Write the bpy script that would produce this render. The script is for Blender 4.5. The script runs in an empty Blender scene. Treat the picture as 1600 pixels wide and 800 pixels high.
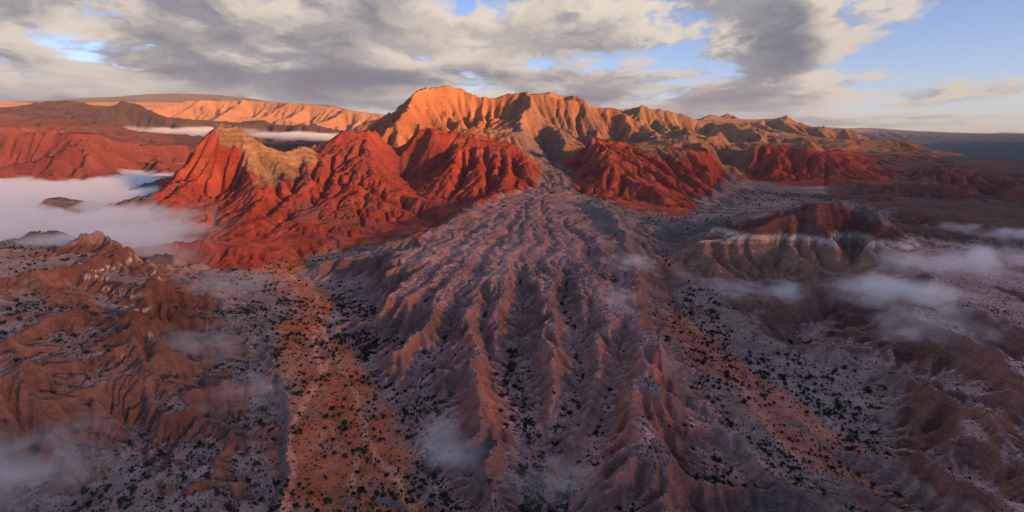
import bpy, math, random
import numpy as np
from mathutils import Vector

# ------------------------------------------------------------------ camera, sky, sun, exposure
SC = bpy.context.scene
COL = SC.collection
RAD = math.radians
H_CAM, PITCH, F_PX = 300.0, RAD(13.2), 800.0          # metres above the wash, downward tilt, focal length for 1600 px

cam_data = bpy.data.cameras.new("camera")
cam_data.sensor_width = 36.0
cam_data.lens = 36.0 * F_PX / 1600.0
cam_data.clip_start, cam_data.clip_end = 1.0, 200000.0
cam = bpy.data.objects.new("camera", cam_data)
COL.objects.link(cam)
cam.location = (0, 0, H_CAM)
cam.rotation_euler = (math.pi / 2 - PITCH, 0, 0)
SC.camera = cam

SUN_AZ, SUN_EL = RAD(130.0), RAD(8.0)                 # clockwise from +Y: low, behind the camera to the right
sun_dir = Vector((math.sin(SUN_AZ) * math.cos(SUN_EL), math.cos(SUN_AZ) * math.cos(SUN_EL), math.sin(SUN_EL)))
sl = bpy.data.lights.new("sun", 'SUN')
sl.energy, sl.angle, sl.color = 4.8, RAD(6.0), (1.0, 0.44, 0.16)
sun = bpy.data.objects.new("sun", sl)
COL.objects.link(sun)
sun.rotation_euler = sun_dir.to_track_quat('Z', 'Y').to_euler()
sun.location = (3000, -3600, 3000)

SC.view_settings.view_transform = 'Standard'
SC.view_settings.look = 'None'
SC.view_settings.gamma = 1.0
SC.view_settings.exposure = 1.5
SC.render.engine = 'CYCLES'
SC.cycles.use_denoising = True
SC.cycles.volume_bounces = 5
SC.cycles.max_bounces = 6
SC.cycles.diffuse_bounces = 2


class NT:
    """small helper to write shader node trees"""
    def __init__(s, tree):
        s.t = tree; s.n = tree.nodes; s.l = tree.links

    def node(s, kind, **kw):
        nd = s.n.new(kind)
        for k, v in kw.items():
            setattr(nd, k, v)
        return nd

    def put(s, sock, v):
        if v is None:
            return
        if hasattr(v, "is_output"):
            s.l.new(v, sock)
        elif isinstance(v, (tuple, list)):
            sock.default_value = tuple(v) if len(v) != 3 or sock.type != 'RGBA' else (*v, 1.0)
        else:
            sock.default_value = v

    def m(s, op, a, b=None, c=None, clamp=False):
        nd = s.node('ShaderNodeMath', operation=op, use_clamp=clamp)
        for i, v in enumerate((a, b, c)):
            s.put(nd.inputs[i], v)
        return nd.outputs[0]

    def vm(s, op, a, b=None, scale=None):
        nd = s.node('ShaderNodeVectorMath', operation=op)
        s.put(nd.inputs[0], a); s.put(nd.inputs[1], b)
        if scale is not None:
            s.put(nd.inputs['Scale'], scale)
        return nd.outputs[0] if op not in ('LENGTH', 'DOT_PRODUCT', 'DISTANCE') else nd.outputs['Value']

    def ss(s, x, a, b, lo=0.0, hi=1.0):
        nd = s.node('ShaderNodeMapRange', interpolation_type='SMOOTHSTEP')
        for i, v in enumerate((x, a, b, lo, hi)):
            s.put(nd.inputs[i], v)
        return nd.outputs[0]

    def noise(s, vec, scale, detail=4.0, rough=0.5, dist=0.0, dim='3D', w=None):
        nd = s.node('ShaderNodeTexNoise', noise_dimensions=dim)
        s.put(nd.inputs['Vector'], vec)
        s.put(nd.inputs['Scale'], scale); s.put(nd.inputs['Detail'], detail)
        s.put(nd.inputs['Roughness'], rough); s.put(nd.inputs['Distortion'], dist)
        if w is not None:
            s.put(nd.inputs['W'], w)
        return nd.outputs[0]

    def mix(s, f, a, b, blend='MIX'):
        nd = s.node('ShaderNodeMix', data_type='RGBA', blend_type=blend)
        s.put(nd.inputs[0], f); s.put(nd.inputs[6], a); s.put(nd.inputs[7], b)
        return nd.outputs[2]

    def xyz(s, v):
        nd = s.node('ShaderNodeSeparateXYZ'); s.put(nd.inputs[0], v); return nd.outputs

    def cxyz(s, x, y, z):
        nd = s.node('ShaderNodeCombineXYZ')
        for i, v in enumerate((x, y, z)):
            s.put(nd.inputs[i], v)
        return nd.outputs[0]


def build_world():
    w = bpy.data.worlds.new("World")
    SC.world = w
    w.use_nodes = True
    t = NT(w.node_tree)
    t.n.clear()
    sky = t.node('ShaderNodeTexSky', sky_type='NISHITA')
    sky.sun_disc = False
    sky.sun_elevation = SUN_EL
    sky.sun_rotation = SUN_AZ
    sky.altitude = 2500
    sky.air_density = 1.0
    sky.dust_density = 4.0
    sky.ozone_density = 2.0
    d = t.vm('NORMALIZE', t.node('ShaderNodeTexCoord').outputs['Generated'])
    x, y, z = t.xyz(d)
    az = t.m('ARCTAN2', x, y)                                   # 0 straight ahead, + to the right
    e = t.m('MAXIMUM', z, 0.0)
    s = t.m('ADD', e, 0.05)
    qx = t.m('DIVIDE', t.m('MULTIPLY', az, 6.0), t.m('POWER', s, 0.08))
    qy = t.m('MULTIPLY', t.m('LOGARITHM', s, 2.71828), 3.0)
    q = t.cxyz(qx, qy, 0.0)
    w1 = t.noise(q, 0.8, 3.0, 0.5)
    w2 = t.noise(t.vm('ADD', q, (7.3, 2.1, 5.0)), 0.8, 3.0, 0.5)
    q2 = t.vm('ADD', q, t.cxyz(t.m('MULTIPLY', t.m('SUBTRACT', w1, 0.5), 0.8), t.m('MULTIPLY', t.m('SUBTRACT', w2, 0.5), 0.8), 3.7))
    n1 = t.noise(q2, 0.78, 8.0, 0.60)
    n2 = t.noise(t.vm('ADD', q2, (0.17, 0.20, 0.0)), 0.78, 6.0, 0.58)     # a step towards the light
    big = t.noise(t.vm('ADD', q, (1.7, 9.1, 0.0)), 0.28, 2.0, 0.5)

    def blob(u, v, ru, rv):
        """soft ellipse in the sky, placed by bearing and elevation"""
        a0 = math.atan((u - 800) / 800.0 * 0.985); e0 = math.sin(math.atan((400 - v) / 800.0) - PITCH) * math.cos(a0)
        dx = t.m('DIVIDE', t.m('SUBTRACT', az, a0), ru / 800.0); dy = t.m('DIVIDE', t.m('SUBTRACT', z, e0), rv / 800.0)
        return t.ss(t.m('ADD', t.m('MULTIPLY', dx, dx), t.m('MULTIPLY', dy, dy)), 0.0, 1.0, 1.0, 0.0)

    # cover: thick to the left and centre, clear sky to the right
    clear = t.m('MULTIPLY', t.ss(t.m('ADD', az, t.m('MULTIPLY', e, 0.1)), 0.45, 0.60), t.ss(az, 2.6, 3.1, 1.0, 0.0))
    clear = t.m('MULTIPLY', clear, t.ss(e, 0.35, 0.8, 1.0, 0.0))
    cov = t.m('ADD', 0.378, t.m('MULTIPLY', clear, 0.26))
    for (u, v, ru, rv, k) in ((160, 88, 260, 34, 0.11), (30, 95, 120, 24, 0.08), (1000, 92, 260, 26, 0.10), (790, 15, 140, 30, 0.12), (940, 30, 140, 40, 0.06), (1270, 45, 150, 75, -0.14), (1430, 130, 170, 30, -0.17),
                              (1250, 160, 220, 50, -0.08), (1470, 188, 240, 11, -0.20), (700, 60, 240, 70, -0.06), (330, 125, 420, 36, -0.14), (150, 40, 330, 60, -0.07), (700, 125, 300, 26, -0.06)):
        cov = t.m('ADD', cov, t.m('MULTIPLY', blob(u, v, ru, rv), k))
    bil = t.m('ABSOLUTE', t.m('SUBTRACT', t.noise(q2, 2.3, 5.0, 0.55), 0.5))
    dens = t.m('ADD', t.m('SUBTRACT', n1, cov), t.m('MULTIPLY', t.m('SUBTRACT', 0.10, bil), 0.42))
    alpha = t.ss(dens, -0.03, 0.11)
    alpha = t.m('MULTIPLY', alpha, t.ss(y, 0.0, 0.5))           # the deck hangs over the mountains; the side of the sun is open
    thick = t.ss(t.m('ADD', dens, t.m('MULTIPLY', t.m('SUBTRACT', big, 0.5), 0.5)), 0.04, 0.30)
    lit = t.ss(t.m('ADD', t.m('SUBTRACT', n1, n2), t.m('MULTIPLY', t.m('SUBTRACT', 0.10, bil), 0.25)), -0.10, 0.10)
    lit = t.m('MULTIPLY', lit, t.m('SUBTRACT', 1.0, t.m('MULTIPLY', thick, 0.72)))
    for (u, v, ru, rv, k) in ((740, 70, 190, 66, 0.35), (1330, 60, 110, 80, 0.35), (150, 128, 230, 22, 0.45), (1230, 185, 200, 30, 0.22), (620, 145, 150, 14, 0.30),
                              (450, 130, 220, 26, -0.45), (1200, 60, 80, 60, -0.45), (720, 120, 200, 14, -0.30), (1000, 150, 240, 40, -0.15)):
        lit = t.m('ADD', lit, t.m('MULTIPLY', blob(u, v, ru, rv), k))
    lit = t.ss(lit, -0.15, 0.92)
    grey = t.mix(thick, (0.27, 0.275, 0.315), (0.15, 0.16, 0.205))
    bright = t.mix(t.noise(q, 1.3, 2.0), (0.64, 0.555, 0.475), (0.84, 0.735, 0.615))
    cl = t.mix(lit, grey, bright)
    # thin cloud overhead passes more light than the deck seen edge-on near the horizon
    g = t.m('ADD', 0.32, t.m('MULTIPLY', e, 0.25))
    cl = t.mix(1.0, cl, t.cxyz(g, g, g), 'MULTIPLY')
    skyc = t.mix(1.0, sky.outputs[0], (0.088, 0.077, 0.089), 'MULTIPLY')
    col = t.mix(alpha, skyc, cl)
    bg = t.node('ShaderNodeBackground')
    t.put(bg.inputs[0], col)
    bg.inputs[1].default_value = 1.0
    out = t.node('ShaderNodeOutputWorld')
    t.l.new(bg.outputs[0], out.inputs[0])


build_world()

# ------------------------------------------------------------------ numpy noise
RNG = np.random.default_rng(7)
_TAB = RNG.random((256, 256)).astype(np.float32)


def vnoise(x, y, seed=0):
    x = x + seed * 17.31; y = y + seed * 41.77
    xi = np.floor(x); yi = np.floor(y)
    fx = (x - xi).astype(np.float32); fy = (y - yi).astype(np.float32)
    xi = xi.astype(np.int64) & 255; yi = yi.astype(np.int64) & 255
    x1 = (xi + 1) & 255; y1 = (yi + 1) & 255
    fx = fx * fx * fx * (fx * (fx * 6 - 15) + 10); fy = fy * fy * fy * (fy * (fy * 6 - 15) + 10)
    a = _TAB[yi, xi]; b = _TAB[yi, x1]; c = _TAB[y1, xi]; e = _TAB[y1, x1]
    a = a + (b - a) * fx; c = c + (e - c) * fx
    return (a + (c - a) * fy) * 2 - 1


def fbm(x, y, lam, octs, seed=0, gain=0.5, cell=None, ridged=False):
    """fractal noise; octaves finer than the local cell are faded out"""
    out = np.zeros(np.shape(x), np.float32); amp = 1.0; l = lam
    c, s_ = math.cos(0.6), math.sin(0.6)
    for k in range(octs):
        n = vnoise(x / l, y / l, seed + k * 3)
        if ridged:
            n = 1 - 2 * np.abs(n)
        if cell is not None:
            n = n * np.clip((l / cell - 2.0) / 2.0, 0, 1)
        out += amp * n
        amp *= gain; l *= 0.5
        x, y = c * x - s_ * y, s_ * x + c * y
    return out


def sstep(x, a, b):
    t = np.clip((x - a) / (b - a), 0, 1)
    return t * t * (3 - 2 * t)


# ------------------------------------------------------------------ survey: where features stand
SP, CP = math.sin(PITCH), math.cos(PITCH)


def T_of(v):
    yv = (400 - np.asarray(v, float)) / F_PX
    return (SP - yv * CP) / (CP + yv * SP)


def from_y(u, v, y):
    yv = (400 - v) / F_PX
    k = y / (CP + yv * SP)
    return ((u - 800) / F_PX * k, y, H_CAM - y * float(T_of(v)))


def from_z(u, v, z):
    return from_y(u, v, (H_CAM - z) / float(T_of(v)))


def to_px(x, y, z):
    dz = z - H_CAM
    dep = y * CP - dz * SP
    dep = np.where(dep > 1, dep, 1)
    return 800 + F_PX * x / dep, 400 - F_PX * (y * SP + dz * CP) / dep


def Y(*pts): return [from_y(*p) for p in pts]
def Z(*pts): return [from_z(*p) for p in pts]
def W(*pts): return [tuple(map(float, p)) for p in pts]


APEX = from_y(845, 292, 1800)


def fan_z(x, y):
    rho = np.hypot(x - APEX[0], y - APEX[1])
    return APEX[2] - 0.061 * rho + 1.0


def FAN(off, *pts):
    """points (u, v) on the fan surface, lowered by off metres"""
    out = []
    for u, v in pts:
        z = 70.0
        for _ in range(30):
            p = from_z(u, v, z)
            z = 0.5 * z + 0.5 * (float(fan_z(p[0], p[1])) - off)
        out.append(from_z(u, v, z))
    return out


LINES = []      # 3D polylines that the land must pass through
def L(pts): LINES.append(pts)


def survey():
    # left wash (orange) and its banks
    L(Z((580, 800, 0), (545, 700, 2), (510, 600, 5), (490, 500, 13), (465, 440, 22), (445, 405, 30)))
    L(Z((430, 800, 3), (420, 650, 7), (400, 520, 15), (372, 450, 26)))
    L(Z((690, 800, 3), (625, 700, 4), (565, 560, 10), (525, 480, 18), (480, 420, 27)))
    L(Z((470, 405, 30), (560, 387, 38), (670, 368, 48), (690, 345, 62), (740, 322, 86), (825, 297, 120)))
    # right wash
    L(Z((1400, 800, 0), (1300, 720, 2), (1180, 620, 8), (1090, 540, 15), (1040, 470, 24), (1030, 430, 32), (1055, 385, 45), (1080, 352, 60),
        (1120, 322, 76), (1150, 292, 92), (1150, 270, 108)))
    L(Z((1210, 800, 4), (1150, 700, 6), (1080, 600, 12), (1010, 480, 30)))
    L(Z((1030, 420, 36), (1000, 365, 66), (940, 318, 97), (890, 280, 126), (860, 252, 168), (845, 232, 230)))
    L(Z((1500, 800, 2), (1440, 760, 3), (1347, 690, 7), (1290, 600, 12), (1240, 520, 20), (1180, 480, 24)))
    L(Z((1130, 500, 20), (1190, 590, 11), (1250, 660, 6)))
    # fan: radial lines on its surface
    L(FAN(0, (845, 294), (800, 320), (740, 360), (690, 400), (650, 440)))
    L(FAN(0, (845, 294), (820, 340), (780, 400), (740, 450), (712, 496)))
    L(FAN(0, (845, 294), (850, 360), (850, 430), (850, 500)))
    L(FAN(0, (850, 294), (890, 340), (925, 400), (950, 470), (962, 505)))
    L(FAN(0, (855, 292), (920, 335), (960, 370), (985, 410), (1000, 450)))
    L(FAN(0, (845, 300), (870, 340), (900, 400), (915, 460)))
    L(FAN(0, (842, 300), (835, 350), (815, 410), (792, 460)))
    L(FAN(0, (700, 350), (640, 385), (580, 410)))
    # spurs left of the fan
    L(FAN(0, (650, 440), (600, 465), (560, 485)) + Z((535, 500, 24)))
    L(FAN(2, (690, 470), (650, 500), (610, 530)) + Z((575, 545, 22)))
    L(Z((590, 450, 45), (555, 480, 30), (530, 490, 22)))
    # basin left of that spur
    L(Z((720, 800, 4), (690, 720, 6), (670, 650, 10), (650, 590, 16), (660, 550, 26), (680, 520, 44)))
    # left badlands
    L(Y((-120, 400, 900), (0, 395, 930), (60, 400, 930), (110, 380, 950), (125, 369, 960), (165, 371, 960), (185, 386, 960), (205, 405, 960)))
    L(Y((150, 385, 930), (190, 430, 830), (230, 460, 750), (290, 468, 790), (345, 482, 790)))
    L(Y((-100, 440, 740), (0, 430, 760), (60, 470, 680), (130, 500, 620), (210, 520, 585), (260, 545, 550), (340, 560, 560), (372, 592, 525)))
    L(Y((-100, 560, 480), (0, 560, 500), (67, 655, 405), (140, 668, 410), (157, 712, 410)))
    L(Y((236, 530, 565), (250, 580, 520), (315, 618, 490), (360, 646, 470), (390, 672, 450)))
    L(Y((337, 715, 408), (365, 740, 395), (393, 748, 390)))
    L(Z((60, 515, 62), (100, 530, 52), (160, 590, 34), (200, 645, 18), (215, 700, 10), (225, 800, 4)))
    L(Z((100, 440, 72), (140, 455, 62), (190, 490, 50), (270, 500, 38), (330, 520, 26), (380, 540, 16)))
    L(Z((300, 440, 34), (260, 425, 45), (230, 410, 60)))
    L(Z((340, 600, 18), (300, 570, 34)))
    L(Z((270, 800, 5), (290, 700, 12), (260, 630, 26)))
    L(Z((0, 760, 16), (60, 760, 10), (130, 790, 6)))
    # low red scarp in front of the red hills
    L(Y((215, 388, 1130), (280, 384, 1160), (360, 384, 1170), (440, 396, 1140)))
    L(Z((225, 412, 30), (300, 414, 28), (370, 422, 27), (430, 425, 25)))
    # red hill with the olive cap
    L(Y((265, 335, 1430), (275, 262, 1720), (300, 231, 1810), (330, 204, 1890), (350, 197, 1900), (400, 212, 1950), (450, 226, 2000), (500, 248, 2050)))
    L(Y((336, 201, 1855), (352, 200, 1845), (400, 219, 1890), (450, 233, 1940)))
    L(Y((330, 203, 1930), (350, 197, 1950), (400, 214, 2000)))
    L(Y((350, 197, 1900), (375, 250, 1720), (395, 300, 1530), (380, 350, 1330)))
    L(Y((450, 226, 2000), (470, 270, 1800)))
    L(Z((440, 300, 95), (455, 280, 120), (480, 262, 150)))
    L(Z((330, 345, 75), (340, 310, 105)))
    # red hills
    L(Y((500, 240, 2200), (540, 213, 2200), (600, 206, 2250), (640, 206, 2250), (672, 200, 2250), (740, 207, 2250), (790, 226, 2150), (830, 256, 2000), (838, 278, 1880)))
    L(Y((540, 219, 2140), (600, 213, 2180), (672, 207, 2180), (740, 214, 2180)))
    L(Y((600, 206, 2250), (590, 250, 1950), (560, 275, 1820), (500, 308, 1600), (440, 340, 1420), (405, 375, 1250)))
    L(Y((560, 275, 1820), (620, 310, 1680), (660, 340, 1540), (676, 362, 1440)))
    L(Y((715, 210, 2230), (705, 250, 1980), (720, 290, 1800)))
    L(Y((770, 218, 2180), (790, 260, 1960)))
    L(Z((620, 275, 128), (650, 300, 108), (690, 325, 84)))
    L(Y((520, 310, 1600), (560, 345, 1430), (570, 370, 1320)))
    L(Y((480, 325, 1500), (490, 360, 1320)))
    # orange range, crest and spurs
    L(Y((545, 205, 3000), (585, 184, 3100), (640, 159, 3250), (662, 151, 3300), (695, 143, 3500), (740, 155, 3450), (770, 157, 3450), (800, 152, 3450), (850, 151, 3450), (882, 163, 3350),
        (903, 156, 3400), (925, 166, 3350), (955, 182, 3250), (1000, 200, 3100), (1040, 210, 3000), (1090, 228, 2800)))
    L(Y((662, 151, 3300), (640, 185, 3000), (600, 205, 2750)))
    L(Y((740, 155, 3450), (735, 185, 3050), (730, 205, 2700)))
    L(Y((800, 152, 3450), (810, 190, 3050), (830, 225, 2600)))
    L(Y((850, 151, 3450), (870, 190, 3050), (880, 215, 2700)))
    L(Y((903, 156, 3400), (935, 195, 3050), (960, 215, 2750)))
    L(Y((955, 182, 3250), (985, 215, 2850)))
    L(Y((940, 171, 4300), (980, 166, 4300), (997, 168, 4200), (1021, 168, 4200), (1045, 177, 4000), (1080, 195, 3700), (1110, 205, 3500), (1150, 215, 3300)))
    L(Y((1045, 177, 4000), (1060, 210, 3300), (1120, 220, 3200), (1148, 238, 3000)))
    L(Y((1100, 190, 4600), (1119, 183, 6200), (1141, 182, 6200), (1162, 189, 6000), (1190, 190, 5800), (1209, 184, 5600), (1231, 194, 5500), (1260, 200, 5300), (1300, 204, 5200), (1340, 212, 5000)))
    L(Y((1130, 200, 4000), (1160, 196, 4000), (1200, 208, 3800), (1250, 215, 3700), (1300, 218, 3700)))
    L(Y((1021, 168, 4200), (1050, 198, 3500), (1078, 226, 2950)))
    L(Y((1080, 195, 3700), (1112, 224, 3050)))
    L(Y((1160, 196, 4000), (1178, 224, 3250)))
    L(Y((1209, 184, 5600), (1218, 205, 4500), (1232, 226, 3500)))
    L(Y((1250, 215, 3700), (1262, 231, 3150)))
    L(Y((1300, 218, 3700), (1300, 232, 3200)))
    L(Y((1020, 205, 3650), (1040, 226, 2950)))
    L(Y((1098, 216, 3500), (1100, 238, 2850)))
    L(Y((1140, 220, 3700), (1152, 250, 2850)))
    L(Y((1195, 214, 4200), (1204, 232, 3250)))
    L(Y((1240, 222, 3700), (1246, 236, 3150)))
    L(Y((1280, 224, 3650), (1282, 240, 3050)))
    L(Z((640, 214, 292), (560, 214, 290), (520, 226, 235)))
    L(W((-300, 2650, 210), (-650, 2550, 190), (-1100, 2450, 140)))
    L(W((200, 4300, 420), (800, 4000, 330)))
    # red hills right of the fan head
    L(Y((868, 252, 2250), (890, 232, 2300), (916, 219, 2350), (950, 222, 2350), (1010, 227, 2450), (1077, 243, 2350), (1126, 243, 2500), (1145, 265, 2300)))
    L(Y((916, 219, 2350), (945, 260, 2000), (985, 300, 1800), (1020, 322, 1660)))
    L(Y((1010, 227, 2450), (1040, 270, 2050), (1090, 300, 1850), (1190, 316, 1700)))
    L(Y((1077, 243, 2350), (1120, 275, 2080)))
    L(Z((905, 301, 102), (960, 325, 86), (1030, 334, 72), (1085, 346, 64), (1150, 335, 72), (1200, 322, 76)))
    L(Z((1000, 285, 140), (1040, 310, 100)))
    # red cliffs further right
    L(Y((1166, 262, 2700), (1180, 240, 2850), (1196, 234, 2900), (1250, 238, 2850), (1290, 246, 2700), (1330, 256, 2600)))
    L(Z((1172, 278, 88), (1210, 292, 80), (1260, 303, 74), (1310, 305, 70)))
    L(Y((1300, 235, 3000), (1309, 230, 3050), (1330, 244, 2900), (1350, 262, 2600)))
    L(Y((1300, 218, 3700), (1350, 222, 3800), (1391, 219, 3900), (1420, 230, 3700), (1465, 243, 3400), (1520, 258, 2900)))
    L(Y((1360, 262, 2600), (1420, 262, 2550), (1480, 270, 2400)))
    # dusky hills on the right
    L(Y((1330, 318, 1680), (1380, 301, 1750), (1420, 312, 1680), (1470, 330, 1540)))
    L(Y((1420, 292, 2080), (1466, 286, 2040), (1500, 300, 1900), (1560, 318, 1700), (1640, 330, 1560)))
    L(Y((1500, 276, 2450), (1530, 279, 2350), (1590, 300, 2050), (1660, 310, 1950)))
    L(Y((1500, 345, 1370), (1560, 350, 1310), (1640, 362, 1250)))
    L(Z((1240, 325, 72), (1330, 335, 66), (1410, 350, 58), (1500, 383, 42), (1600, 402, 34), (1700, 415, 28)))
    L(Z((1350, 300, 74), (1440, 310, 62), (1500, 325, 50)))
    L(Z((1500, 262, 32), (1560, 262, 28), (1640, 268, 22)))
    L(Z((1540, 300, 50), (1600, 330, 40)))
    # dark striped hill
    L(Y((1062, 390, 1080), (1100, 371, 1120), (1150, 357, 1140), (1200, 345, 1150), (1245, 333, 1160), (1280, 325, 1160), (1310, 328, 1150), (1340, 340, 1140), (1390, 367, 1100), (1440, 384, 1050)))
    L(Y((1280, 325, 1160), (1270, 385, 1030), (1250, 420, 940), (1235, 470, 820)))
    L(Y((1180, 348, 1145), (1170, 400, 1000), (1160, 440, 900), (1185, 520, 700), (1178, 548, 655)))
    L(Y((1120, 366, 1125), (1110, 405, 1000), (1100, 440, 910)))
    L(Y((1340, 340, 1140), (1330, 395, 1010), (1300, 440, 890)))
    L(Z((1215, 480, 26), (1205, 430, 40), (1215, 405, 58)))
    L(Z((1140, 480, 24), (1135, 430, 42)))
    L(Z((1255, 480, 30), (1290, 450, 42), (1300, 410, 64)))
    # gravel-topped ridges bottom right
    L(Y((1232, 505, 705), (1270, 489, 685)) + Z((1330, 482, 70), (1400, 515, 69), (1470, 540, 68), (1530, 565, 66), (1600, 600, 64), (1700, 640, 62)))
    L(Z((1340, 520, 26), (1380, 560, 20), (1330, 600, 13)))
    L(Z((1420, 575, 20), (1480, 600, 24), (1540, 640, 22), (1600, 690, 16), (1660, 740, 10)))
    L(Z((1395, 660, 12), (1400, 720, 6)))
    L(Z((1260, 560, 15), (1320, 570, 17), (1370, 600, 15), (1385, 645, 11)))
    L(Z((1290, 530, 20), (1320, 545, 19), (1360, 580, 17)))
    L(Z((1560, 830, 8), (1480, 770, 6)))
    # fog valley on the left
    L(W((-700, 1220, 36), (-1000, 1250, 32), (-1500, 1350, 28), (-2200, 1600, 26), (-2800, 1900, 25)))
    L(W((-1250, 1700, 32), (-1700, 2100, 34), (-2000, 2600, 40), (-2300, 3200, 50), (-2200, 4000, 70)))
    L(W((-2600, 2400, 30), (-3300, 3100, 40)))
    L(Y((40, 322, 1560), (85, 303, 1640), (125, 318, 1620)))
    L(Y((60, 368, 1140), (92, 352, 1180), (120, 366, 1200)))
    L(Y((-100, 205, 3300), (0, 208, 3300), (50, 207, 3300), (110, 222, 3100), (180, 243, 2800)))
    L(Y((205, 243, 3200), (222, 235, 3300), (245, 246, 3200)))
    L(Y((0, 205, 4600), (40, 195, 4600), (75, 182, 4500), (105, 200, 4200), (150, 215, 4000)))
    L(Y((140, 205, 4800), (180, 188, 5000), (210, 215, 4500), (250, 228, 4200)))
    L(W((-1500, 4600, 120), (-1000, 5200, 160), (-1500, 6000, 180), (-2600, 6300, 200), (-4200, 6000, 220)))
    L(Y((-100, 175, 6800), (0, 172, 6800), (60, 161, 6900), (110, 157, 6900), (165, 170, 6600), (212, 158, 6900), (250, 178, 6500), (285, 203, 6000)))
    L(Y((360, 195, 7200), (379, 179, 7400), (412, 191, 7200), (440, 196, 7000), (462, 188, 6800), (500, 203, 6500)))
    L(W((-2500, 8600, 220), (-4000, 8800, 260), (-6500, 8600, 300)))
    L(Y((230, 168, 11000), (265, 162, 11000), (310, 158, 11000), (360, 156, 11000), (410, 158, 11000), (470, 163, 10800), (530, 168, 10500), (560, 175, 10300), (582, 187, 10000)))
    L(Y((-100, 160, 12000), (10, 157, 12000), (60, 165, 12000), (100, 154, 15000), (170, 151, 15500), (220, 146, 16000), (290, 145, 16000), (340, 147, 16000), (400, 154, 15500), (440, 161, 15000),
        (520, 163, 17000), (560, 172, 17000)))
    # far right: plain and ranges
    L(W((3500, 4200, 30), (5500, 5500, 15), (8000, 8000, 5), (9000, 14000, 10)))
    L(W((2500, 7000, 180), (4500, 9000, 90), (6000, 14000, 60)))
    L(Y((1255, 197, 13000), (1290, 195, 14000), (1325, 200, 15000), (1360, 199, 16000), (1400, 203, 16500), (1450, 207, 17000), (1500, 209, 18000)))
    L(Y((1520, 214, 24000), (1550, 209, 25000), (1572, 206, 26000), (1600, 210, 26000), (1640, 209, 26000)))
    L(W((-3000, 24000, 300), (2000, 22000, 250), (8000, 24000, 60), (18000, 26000, 20)))


survey()

# ------------------------------------------------------------------ land: log-polar sheet centred below the camera
TH0, R0, R1 = RAD(53.0), 225.0, 36000.0


def make_grid(n):
    dth = 2 * TH0 / n
    nr = int(math.log(R1 / R0) / dth) + 1
    th = (np.arange(n) + 0.5) * dth - TH0
    r = R0 * np.exp((np.arange(nr) + 0.5) * dth)
    return dth, th, r


def resize(a, shape):
    """bilinear, cell centred"""
    def axis(n0, n1):
        c = (np.arange(n1) + 0.5) * n0 / n1 - 0.5
        c = np.clip(c, 0, n0 - 1)
        i = np.minimum(c.astype(int), n0 - 2)
        return i, (c - i)
    i, fi = axis(a.shape[0], shape[0]); j, fj = axis(a.shape[1], shape[1])
    b = a[i] * (1 - fi)[:, None] + a[i + 1] * fi[:, None]
    return b[:, j] * (1 - fj) + b[:, j + 1] * fj


def rasterise(n):
    dth, th, r = make_grid(n)
    nr = len(r)
    acc = np.zeros(nr * n); wgt = np.zeros(nr * n)
    for pts in LINES:
        p = np.array(pts)
        for a, b in zip(p[:-1], p[1:]):
            rm = max(200.0, min(np.hypot(a[0], a[1]), np.hypot(b[0], b[1])))
            k = max(2, int(np.hypot(*(b - a)[:2]) / (rm * dth) * 2.5))
            t = np.linspace(0, 1, k)[:, None]
            q = a + (b - a) * t
            rr = np.hypot(q[:, 0], q[:, 1]); tt = np.arctan2(q[:, 0], q[:, 1])
            i = np.floor(np.log(rr / R0) / dth).astype(int); j = np.floor((tt + TH0) / dth).astype(int)
            ok = (i >= 0) & (i < nr) & (j >= 0) & (j < n)
            id_ = i[ok] * n + j[ok]
            np.add.at(acc, id_, q[ok, 2]); np.add.at(wgt, id_, 1.0)
    m = wgt > 0
    acc[m] /= wgt[m]
    return acc.reshape(nr, n), m.reshape(nr, n)


def pad(a): return np.pad(a, 1, mode='edge')


FAN_TOP = [(845, 292), (760, 322), (700, 352), (630, 396), (605, 436), (655, 466), (690, 486), (714, 510), (724, 560), (738, 630), (755, 700), (774, 815), (1122, 815), (1092, 740), (1052, 640), (1032, 560),
           (1003, 450), (985, 404), (940, 348), (880, 302)]
TABLE = [(1275, 492), (1330, 478), (1385, 446), (1440, 416), (1520, 408), (1760, 410), (1760, 650), (1600, 596), (1530, 560), (1470, 536), (1400, 511), (1330, 486)]
SPUR = [(1440, 620), (1480, 634), (1525, 670), (1560, 706), (1610, 742), (1720, 800), (1720, 900), (1590, 850), (1530, 775), (1475, 722), (1436, 690), (1428, 655)]
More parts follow.
